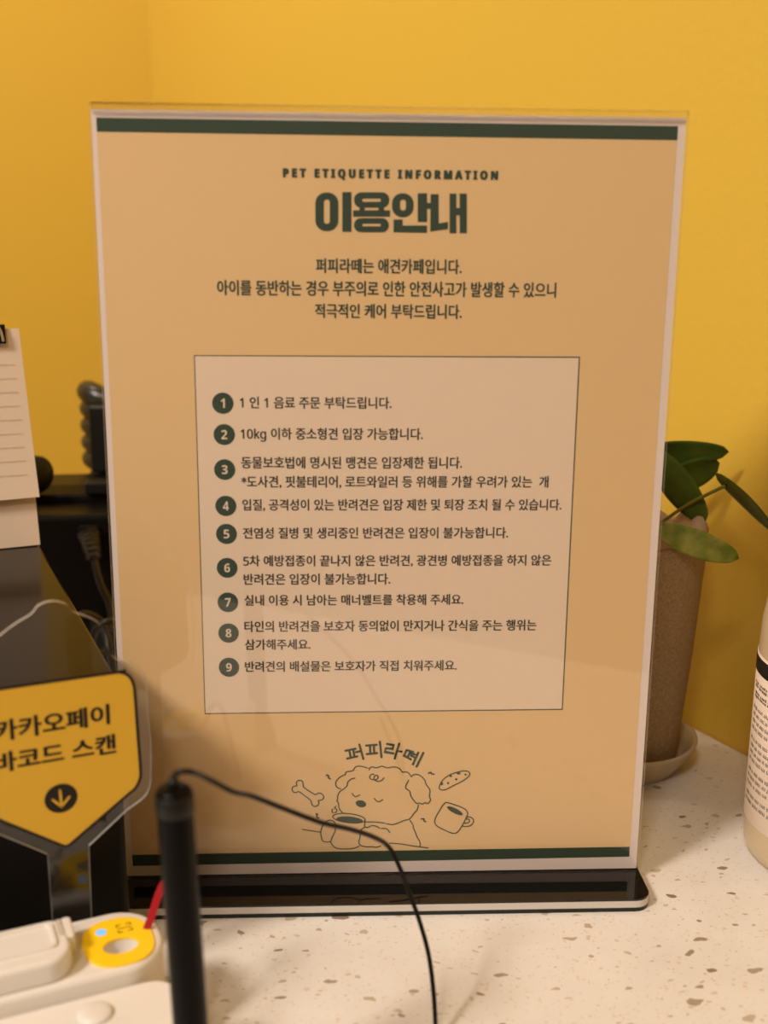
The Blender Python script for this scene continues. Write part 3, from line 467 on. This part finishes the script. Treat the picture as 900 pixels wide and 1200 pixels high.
bm = B(); tube(bm, [(0.012, -0.058, 0.0024), (0.011, -0.060, 0.030), (0.016, -0.060, 0.050), (0.026, -0.058, 0.054), (0.034, -0.055, 0.040), (0.038, -0.052, 0.016), (0.044, -0.050, 0.0024)], 0.0022, 10, sub=8); obj('cable_loop', bm, M['cord'], pc, smooth=True)

cc = thing('coiled_cord', 'thick black coiled cord wound up a dark post, half hidden behind the sign', 'cord', (-0.1765, 0.357, 0.0))
bm = B(); box(bm, -0.0075, 0.020, -0.0355, -0.0235, 0.1115, 0.157); obj('post', bm, M['rubber'], cc, bevel=0.002)
bm = B(); turns = 5.2; pitch = 0.0129; r0 = 0.0135; N = 180
tube(bm, [(0.0 + r0 * math.cos(-2.4 + 2 * PI * turns * k / N), -0.003 + r0 * math.sin(-2.4 + 2 * PI * turns * k / N), 0.099 + pitch * turns * k / N * 0.90 - 0.50 * r0 * math.cos(-2.4 + 2 * PI * turns * k / N)) for k in range(N + 1)], lambda t: 0.0066 if t < 0.86 else 0.0066 + 0.0018 * (t - 0.86) / 0.14, 12, smooth=False)
obj('coil', bm, M['cord'], cc, smooth=True)

# ------------------------------------------------------------------ payment scanner
DO = (-0.1103092, -0.07279592, 0.0)
ps = thing('payment_scanner', 'white plastic barcode scanner stand with a yellow ring and lit blue lamp', 'scanner', DO, TH)
mm = lambda pts: [(a * MM, b * MM) for a, b in pts]
def soft(name, pts, z0, z1, m, par, bev=0.0018, seg=4):
    bm = B(); prism(bm, mm(pts), z0 * MM, z1 * MM); o = obj(name, bm, m, par, smooth=True, bevel=bev, seg=seg); return o
body = soft('body', rrect(-62, 25.5, -38.2, -4.5, [15, 15, 6, 6], 12), 0, 36, M['device'], ps, 0.0022)
# yellow ring plate with its hole
RC = (10.9, -23.4)
def blob(c, rx, ry, e=2.5, n=56, rot=0.0):
    o = []
    for k in range(n):
        t = 2 * PI * k / n; x = rx * math.copysign(abs(math.cos(t)) ** (2 / e), math.cos(t)); y = ry * math.copysign(abs(math.sin(t)) ** (2 / e), math.sin(t))
        o.append((c[0] + x * math.cos(rot) - y * math.sin(rot), c[1] + x * math.sin(rot) + y * math.cos(rot)))
    return o
bm = B(); n = 56; ou = blob(RC, 11.3, 13.2, 2.5, n); inn = blob((11.2, -26.2), 5.6, 4.3, 2.0, n)
def ringmesh(bm, a, b, z0, z1):
    va = [bm.verts.new((x * MM, y * MM, z1 * MM)) for x, y in a]; vb = [bm.verts.new((x * MM, y * MM, z1 * MM)) for x, y in b]
    wa = [bm.verts.new((x * MM, y * MM, z0 * MM)) for x, y in a]; wb = [bm.verts.new((x * MM, y * MM, z0 * MM)) for x, y in b]
    for k in range(len(a)):
        j = (k + 1) % len(a)
        bm.faces.new((va[k], va[j], vb[j], vb[k])); bm.faces.new((wa[k], wa[j], va[j], va[k])); bm.faces.new((vb[k], vb[j], wb[j], wb[k]))
    bmesh.ops.recalc_face_normals(bm, faces=bm.faces)
ringmesh(bm, ou, inn, 35.8, 36.7); rg = obj('ring', bm, M['ring'], ps, bevel=0.0003)
# the ring's hole goes down into the body: cut it out of the body mesh
def cut(o, cutter_bm):
    me = bpy.data.meshes.new('cut'); cutter_bm.to_mesh(me); cutter_bm.free(); c = bpy.data.objects.new('cut', me); COL.objects.link(c)
    c.parent = o.parent; bpy.context.view_layer.update()
    m = o.modifiers.new('hole', 'BOOLEAN'); m.operation = 'DIFFERENCE'; m.object = c; m.solver = 'EXACT'
    dg = bpy.context.evaluated_depsgraph_get(); new = bpy.data.meshes.new_from_object(o.evaluated_get(dg))
    o.modifiers.clear(); o.data = new; bpy.data.objects.remove(c)
bm = B(); n = 48; lo = blob((11.2, -26.2), 4.3, 3.3, 2.0, n); hi = blob((11.2, -26.2), 5.75, 4.45, 2.0, n)
a = [bm.verts.new((x * MM, y * MM, 0.0270)) for x, y in lo]; b = [bm.verts.new((x * MM, y * MM, 0.0362)) for x, y in hi]
bm.faces.new(a[::-1]); bm.faces.new(b)
for k in range(n): bm.faces.new((a[k], a[(k + 1) % n], b[(k + 1) % n], b[k]))
cut(body, bm)
bm = B(); prism(bm, mm(blob((11.2, -26.0), 2.7, 2.0, 2.0, 36)), 0.0268, 0.0273); obj('hole_floor', bm, M['recess_shade'], rg)  # darker disc, shade at the bottom of the hole as colour
bm = B(); prism(bm, mm(blob((6.6, -16.9), 1.75, 1.75, 2, 28)), 0.0366, 0.03695); tag(obj('lamp', bm, M['led'], rg), 'glowing pale blue lamp')
bm = B()
for pts in ([(11.0, -15.2), (11.0, -14.2), (12.4, -14.2)], [(14.2, -14.2), (15.6, -14.2), (15.6, -15.2)], [(11.0, -17.4), (11.0, -18.4), (12.4, -18.4)], [(14.2, -18.4), (15.6, -18.4), (15.6, -17.4)], [(11.2, -16.3), (15.4, -16.3)]):
    stroke(bm, [(a + 0.9, b - 0.9) for a, b in pts], 0.42, 0, smooth=False)
for v in bm.verts: v.co = Vector((v.co.x, v.co.z, 0.03676))
raw('scan_icon', bm, M['black_print'], rg)
# raised pod with a moulded tray
pod = soft('raised_pod', rrect(-62, -4.6, -36.8, -13.4, [8.5, 6.0, 4, 4], 10), 35.5, 44, M['device'], ps, 0.0018)
bm = B(); ringmesh(bm, rrect(-61, -8.6, -30.5, -16.0, 2.6, 6), rrect(-59.6, -10.0, -29.0, -17.5, 1.8, 6), 43.8, 44.8); obj('tray_rim', bm, M['device'], pod, bevel=0.0003)
bm = B(); prism(bm, mm(rrect(-7.6, -6.0, -24.5, -15.2, 0.7, 4)), 0.0435, 0.04412); obj('slot_shade', bm, M['recess_shade'], pod)  # flat strip, the gap's shade put into its colour
soft('slot_wall', rrect(-5.9, -2.6, -25.0, -13.6, 1.2, 5), 35.5, 43.6, M['device'], ps, 0.0008)
# lower front block
fb = soft('front_block', rrect(-62, 26.3, -71, -38.8, [8, 11, 4, 4], 10), 0, 31, M['device'], ps, 0.0022)
bm = B(); lathe(bm, [(0.0055, 0.0), (0.0053, 0.0009), (0.0044, 0.0015), (0.0027, 0.0017), (0.0006, 0.0018)], 32); d = obj('round_button', bm, M['device'], fb, smooth=True); d.location = (-0.0015, -0.0495, 0.0309)

# payment sign plate: clear acrylic cut to an outline, yellow printed panel on its front
py = thing('payment_sign', 'yellow arrow-bottomed payment sign on a clear acrylic plate, standing behind the white scanner', 'sign', (DO[0], DO[1], 0.0), TH)
half = [(28.4, 81.9), (28.7, 71.1), (29.3, 55.2), (28.9, 49.0), (28.6, 43.3), (26.4, 38.6), (20.1, 34.8), (6.8, 24.3), (6.4, 0.2), (6.4, -34.9)]
top = [(-4.55, 111.48), (-0.29, 112.39), (3.86, 110.9), (6.2, 107.9), (10.42, 105.8), (14.1, 103.0), (16.0, 98.85), (16.6, 93.4), (18.9, 90.0), (22.58, 88.6), (26.24, 85.83)]
left_top = [(-27.5, 85.5), (-23.0, 91), (-21.5, 97), (-18.5, 101.6), (-12.5, 106.0), (-7.0, 108.9)]
oc = [(p[0], p[1], 0) for p in (left_top + top + half[:7])]
out = [(v.x, v.y) for v in catmull(oc, False, 4)] + half[7:] + [(-6.4, -34.9), (-6.6, 0.2), (-6.8, 24.3)] + [(-1.2 - x, y) for x, y in half[:7]][::-1]
out = [(x, z + 35.0) for x, z in out]
bm = B(); prism(bm, mm(out), 0.0, 0.0014, 0, 'y')
for f in bm.faces:
    if abs(f.normal.y) < 0.5: f.material_index = 1
plt = obj('acrylic_plate', bm, [M['acrylic'], M['cut_edge']], py)
yr = [(18.7, 85.5), (20.6, 85.1), (22.3, 84.1), (23.6, 82.3), (24.3, 80.0), (24.55, 77.5), (24.9, 62.3), (25.3, 49.6), (25.0, 45.9), (23.2, 42.6), (20.1, 40.4), (11.8, 34.5), (2.2, 27.7), (0.6, 26.6), (-0.6, 26.2)]
yel = yr + [(-1.2 - x, z) for x, z in yr[:-1]][::-1]
yel = [(v.x, v.y + 35) for v in catmull([(x, z, 0) for x, z in yel], True, 4)]
bm = B(); flat_poly(bm, yel, -0.00012); yp = raw('yellow_panel', bm, M['yellow_print'], py)
bm = B(); stroke(bm, yel, 1.05, -0.0002, closed=True, smooth=False); raw('panel_outline', bm, M['black_print'], yp)
bm = B(); lettering(bm, '카카오페이', -20.9, 15.9, 67.6 + 35, 75.0 + 35, -0.0002, bold=0.55); raw('lettering', bm, M['black_print'], yp)
bm = B(); lettering(bm, '바코드 스캔', -21.6, 17.5, 56.8 + 35, 64.0 + 35, -0.0002, bold=0.55); raw('lettering', bm, M['black_print'], yp)
bm = B(); flat_poly(bm, [(-1.4 + 5.35 * math.cos(2 * PI * k / 36), 79.0 + 5.2 * math.sin(2 * PI * k / 36)) for k in range(36)], -0.0002); ab = raw('arrow_badge', bm, M['black_print'], yp)
bm = B(); stroke(bm, [(-1.6, 46.9 + 35), (-1.4, 41.0 + 35)], 0.8, -0.00028, smooth=False); stroke(bm, [(-4.1, 44.0 + 35), (-1.4, 41.0 + 35), (1.25, 44.0 + 35)], 0.8, -0.00028, smooth=False); raw('arrow', bm, M['yellow_print'], ab)

# red ribbon at the scanner's edge, black pen-like rod with its wire
rb = B(); pts = [(-0.0831, -0.0845, 0.0369), (-0.0819, -0.0823, 0.0397), (-0.0807, -0.0804, 0.0433), (-0.0794, -0.0786, 0.0469), (-0.0778, -0.077, 0.0497), (-0.0755, -0.0769, 0.0506), (-0.0738, -0.0776, 0.0478), (-0.0725, -0.0802, 0.0414), (-0.0711, -0.085, 0.0301), (-0.0697, -0.0901, 0.0175), (-0.0686, -0.0941, 0.0091), (-0.0679, -0.0969, 0.0016)]
c = catmull(pts, False, 6); wv = Vector((0.94, 0.05, -0.33)).normalized() * 0.00125; off = Vector((0.0001, 0.0002, 0.0001)); ring = []
for q in c: ring.append([rb.verts.new(q - wv - off), rb.verts.new(q + wv - off), rb.verts.new(q + wv + off), rb.verts.new(q - wv + off)])
for a, b in zip(ring, ring[1:]):
    for k in range(4): rb.faces.new((a[k], a[(k + 1) % 4], b[(k + 1) % 4], b[k]))
rb.faces.new(ring[0][::-1]); rb.faces.new(ring[-1])
tag(obj('ribbon', rb, M['red']), 'thin red ribbon rising from the yellow ring behind the black rod', 'ribbon')

RX, RY = -0.0604, -0.1380
def leaned(bm):
    for v in bm.verts: v.co.x -= 0.0314 * v.co.z
    return bm
pen = thing('stylus_pen', 'black upright pen-like rod in the blurred foreground with a thin wire from its top', 'pen', (RX, RY, 0))
bm = B(); lathe(bm, [(0.0047, 0.012), (0.0050, 0.030), (0.0050, 0.1120), (0.0050, 0.1135), (0.0047, 0.1148), (0.0036, 0.1155)], 32); o = obj('barrel', leaned(bm), M['rod'], pen, smooth=True)
bm = B(); lathe(bm, [(0.0050, 0.1080), (0.0053, 0.1086), (0.0053, 0.1132), (0.0050, 0.1140), (0.0047, 0.1120)], 32, cap=False); obj('end_cap', leaned(bm), M['rubber'], pen, smooth=True)
bm = B(); lathe(bm, [(0.0019, 0.1150), (0.0016, 0.1172), (0.0011, 0.1182)], 16); obj('cord_collar', leaned(bm), M['rubber'], pen, smooth=True)
bm = B(); lathe(bm, [(0.0085, 0.0), (0.0085, 0.006), (0.0064, 0.013), (0.0052, 0.016)], 32); obj('rest', bm, M['rubber'], pen, smooth=True)
wp = [(-0.0641, -0.1380, 0.1172), (-0.0640, -0.1374, 0.1182), (-0.0630, -0.1364, 0.1188), (-0.0599, -0.1357, 0.1188), (-0.0565, -0.1267, 0.1123), (-0.05, -0.1183, 0.1037), (-0.0452, -0.1093, 0.0975), (-0.0367, -0.101, 0.0891), (-0.0251, -0.093, 0.0797), (-0.0153, -0.0845, 0.0723), (-0.0074, -0.076, 0.0646), (-0.0018, -0.0690, 0.0567), (0.002, -0.0714, 0.0499), (0.0045, -0.0751, 0.0442), (0.0082, -0.0796, 0.0353), (0.0112, -0.0843, 0.0253), (0.0127, -0.0891, 0.0143), (0.0131, -0.0945, 0.0045), (0.0125, -0.1010, 0.0012), (0.0110, -0.1250, 0.0010), (0.005, -0.170, 0.0010)]
bm = B(); tube(bm, [(a - RX, b - RY, c_) for a, b, c_ in wp], 0.00085, 8); obj('wire', bm, M['wire'], pen, smooth=True)

# ------------------------------------------------------------------ potted plant on its saucer
PC = (0.127, 0.113)
sc = thing('plant_saucer', 'beige ceramic saucer under the brown plant pot', 'saucer', (*PC, 0))
bm = B(); lathe(bm, [(0.0285, 0.0), (0.0295, 0.0015), (0.0345, 0.0080), (0.0385, 0.0150), (0.0390, 0.0165), (0.0380, 0.0170), (0.0365, 0.0160), (0.0330, 0.0090), (0.0300, 0.0045), (0.0, 0.0038)], 56, cap=False)
bm.faces.new([bm.verts.new((0.0285 * math.cos(-2 * PI * k / 56), 0.0285 * math.sin(-2 * PI * k / 56), 0)) for k in range(56)])
obj('dish', bm, M['saucer'], sc, smooth=True)
pp = thing('potted_plant', 'leafy green plant in a tall speckled brown pot behind the sign', 'plant', (*PC, 0.004))
bm = B(); lathe(bm, [(0.0270, 0.0002), (0.0285, 0.0015), (0.0292, 0.008), (0.0332, 0.060), (0.0364, 0.1160), (0.0366, 0.1182), (0.0354, 0.1190), (0.0342, 0.1182), (0.0320, 0.098), (0.0, 0.096)], 56, cap=False)
bm.faces.new([bm.verts.new((0.0270 * math.cos(-2 * PI * k / 56), 0.0270 * math.sin(-2 * PI * k / 56), 0.0002)) for k in range(56)])
obj('pot', bm, M['pot'], pp, smooth=True)
bm = B(); n = 96; prof = [(0.0322, 0.100), (0.0345, 0.1135), (0.0352, 0.1215), (0.0330, 0.1255), (0.0295, 0.1235), (0.0275, 0.1150), (0.0200, 0.1130), (0.003, 0.1150)]; rings = []
for i, (r_, z_) in enumerate(prof):
    rw = []
    for k in range(n):
        a = 2 * PI * k / n; w = (1.0 if 1 < i < 7 else 0.15)
        dz = w * (0.0022 * math.sin(5 * a + 1.3) + 0.0016 * math.sin(11 * a + i) + 0.0010 * math.sin(19 * a + 2 * i)); dr = w * (0.0010 * math.sin(9 * a + i * 1.7) + 0.0006 * math.sin(23 * a))
        rw.append(bm.verts.new(((r_ + dr) * math.cos(a), (r_ + dr) * math.sin(a), z_ + dz)))
    rings.append(rw)
for a, b in zip(rings, rings[1:]):
    for k in range(n): bm.faces.new((a[k], a[(k + 1) % n], b[(k + 1) % n], b[k]))
bm.faces.new(rings[-1]); obj('pot_liner', bm, M['liner'], pp, smooth=True)
def leaf(base, tip, width, side, m, curl=0.15, sag=0.0, fold=0.12):
    """a real leaf blade: base and tip points, a width, the direction its half-width runs to; curved and 0.5 mm thick"""
    b, t = Vector(base), Vector(tip); ax = t - b; L = ax.length; ax.normalize()
    sd = Vector(side); sd = (sd - ax * sd.dot(ax)).normalized(); nr = ax.cross(sd)
    bm = B(); nu, nv = 16, 8; grid = []
    for i in range(nu + 1):
        u = i / nu; w = width / 2 * max(0.03, math.sqrt(max(0, 1 - (2 * u - 1) ** 2)) * (1.06 - 0.12 * u))
        row = []
        for j in range(nv + 1):
            s = -1 + 2 * j / nv
            row.append(bm.verts.new(b + ax * (L * u) + sd * (w * s) + nr * (curl * width * (abs(s) ** 1.6) * (w / (width / 2)) + sag * L * 4 * u * (1 - u)) ))
        grid.append(row)
    for i in range(nu):
        for j in range(nv): bm.faces.new((grid[i][j], grid[i][j + 1], grid[i + 1][j + 1], grid[i + 1][j]))
    for v in bm.verts: v.co -= Vector((*PC, 0.004))
    o = obj('leaf', bm, m, pp, smooth=True); s = o.modifiers.new('thick', 'SOLIDIFY'); s.thickness = 0.0006; s.offset = 0
    vb = B(); tube(vb, [b - Vector((*PC, 0.004)) + nr * -0.0002, b + ax * (L * .5) + nr * (sag * L - 0.0003) - Vector((*PC, 0.004)), t - ax * (L * .06) - Vector((*PC, 0.004))], lambda q: 0.0006 * (1.15 - q), 6)
    obj('midrib', vb, M['stem'], o, smooth=True)
    return o
VIEW = Vector((0.29, 0.93, -0.22)).normalized()
def tilt_side(b, t, deg):
    ax = (Vector(t) - Vector(b)).normalized(); a = ax.cross(VIEW).normalized(); c = ax.cross(a)
    return a * math.cos(math.radians(deg)) + c * math.sin(math.radians(deg))
LV = [((0.1328, 0.1298, 0.1605), (0.1775, 0.1274, 0.1608), 0.0135, 32, M['leaf'], 0.06, 0.01),
      ((0.1456, 0.1304, 0.1436), (0.1745, 0.1309, 0.1546), 0.0175, 35, M['leaf'], 0.06, 0.02),
      ((0.1370, 0.1215, 0.1620), (0.1627, 0.1112, 0.1283), 0.0165, 20, M['leaf'], -0.08, 0.03),
      ((0.1268, 0.0758, 0.1352), (0.1670, 0.0742, 0.1200), 0.0140, 22, M['leaf_pale'], 0.08, 0.02),
      ((0.1619, 0.0996, 0.1553), (0.1855, 0.0812, 0.1314), 0.0160, 74, M['leaf'], 0.06, -0.04)]
for a in LV: leaf(a[0], a[1], a[2], tilt_side(a[0], a[1], a[3]), *a[4:])
def stem(pts, r=0.0009):
    bm = B(); tube(bm, [(x - PC[0], y - PC[1], z - 0.004) for x, y, z in pts], r, 8); obj('stem', bm, M['stem'], pp, smooth=True)
stem([(0.128, 0.118, 0.118), (0.143, 0.1188, 0.1265), (0.1545, 0.1121, 0.1376), (0.1668, 0.0975, 0.1498)], 0.0009)
stem([(0.120, 0.120, 0.118), (0.124, 0.128, 0.148), (0.1332, 0.1298, 0.1605)])
stem([(0.124, 0.122, 0.118), (0.134, 0.128, 0.134), (0.1459, 0.1304, 0.1438)])
stem([(0.126, 0.116, 0.118), (0.129, 0.121, 0.150), (0.1372, 0.1215, 0.1620)])
stem([(0.124, 0.108, 0.118), (0.1262, 0.092, 0.1355), (0.1272, 0.0765, 0.1352)])

# ------------------------------------------------------------------ bottle
BC = (0.1965, 0.0180)
bo = thing('lotion_bottle', 'milky pump bottle with a white printed label, cut by the right edge of the photo', 'bottle', (*BC, 0))
bm = B(); lathe(bm, [(0.0325, 0.0), (0.0345, 0.0012), (0.0358, 0.005), (0.0362, 0.012), (0.0362, 0.096), (0.0358, 0.106), (0.0345, 0.115), (0.0315, 0.122), (0.0255, 0.128), (0.0165, 0.132), (0.0135, 0.134), (0.0135, 0.140)], 64); bd = obj('body', bm, M['bottle'], bo, smooth=True)
bm = B(); lathe(bm, [(0.0155, 0.1385), (0.0160, 0.1400), (0.0160, 0.1520), (0.0150, 0.1535), (0.0060, 0.1545), (0.0050, 0.1750), (0.0048, 0.1760)], 40); obj('pump_collar', bm, M['device'], bo, smooth=True)
bm = B(); prism(bm, rrect(-0.012, 0.040, -0.0075, 0.0075, 0.0060, 6), 0.1745, 0.1850); obj('pump_head', bm, M['device'], bo, smooth=True, bevel=0.002)
bm = B(); lathe(bm, [(0.0363, 0.0165), (0.0366, 0.0168), (0.0366, 0.0915), (0.0363, 0.0918)], 96, cap=False); lb = obj('label', bm, M['label'], bo, smooth=True)
bm = B(); lathe(bm, [(0.03665, 0.0838), (0.0368, 0.0840), (0.0368, 0.0905), (0.03665, 0.0907)], 96, math.radians(150), math.radians(285)); obj('header_band', bm, M['black_print'], lb, smooth=True)
bm = B()
def dash(a0, a1, z0, z1, r=0.03672):
    k = max(1, int((a1 - a0) / 3)); v = [[bm.verts.new((r * math.cos(math.radians(a0 + (a1 - a0) * i / k)), r * math.sin(math.radians(a0 + (a1 - a0) * i / k)), z)) for i in range(k + 1)] for z in (z0, z1)]
    for i in range(k): bm.faces.new((v[0][i], v[0][i + 1], v[1][i + 1], v[1][i]))
random.seed(3)
zz = 0.0800
for para, h, step in ((2, 0.0030, 0.0046), (4, 0.0016, 0.0031), (4, 0.0016, 0.0031), (3, 0.0016, 0.0031), (2, 0.0016, 0.0031)):
    for q in range(para):
        a = 168 + random.uniform(0, 2); end = 270 if q < para - 1 else random.uniform(196, 240)
        while a < end:
            for _ in range(random.randint(2, 5)):         # a word of the print, too small to read
                cw = h * 720 * random.uniform(0.75, 1.0); dash(a, a + cw, zz - h * random.uniform(0.85, 1.0), zz - h * random.uniform(0.5, 0.62)); dash(a + cw * random.uniform(0, .5), a + cw, zz - h * 0.42, zz - h * random.uniform(0, 0.12)); a += cw + 0.45
            a += random.uniform(0.8, 1.6)
        zz -= step
    zz -= 0.0018
raw('small_print', bm, M['fine_print'], lb)
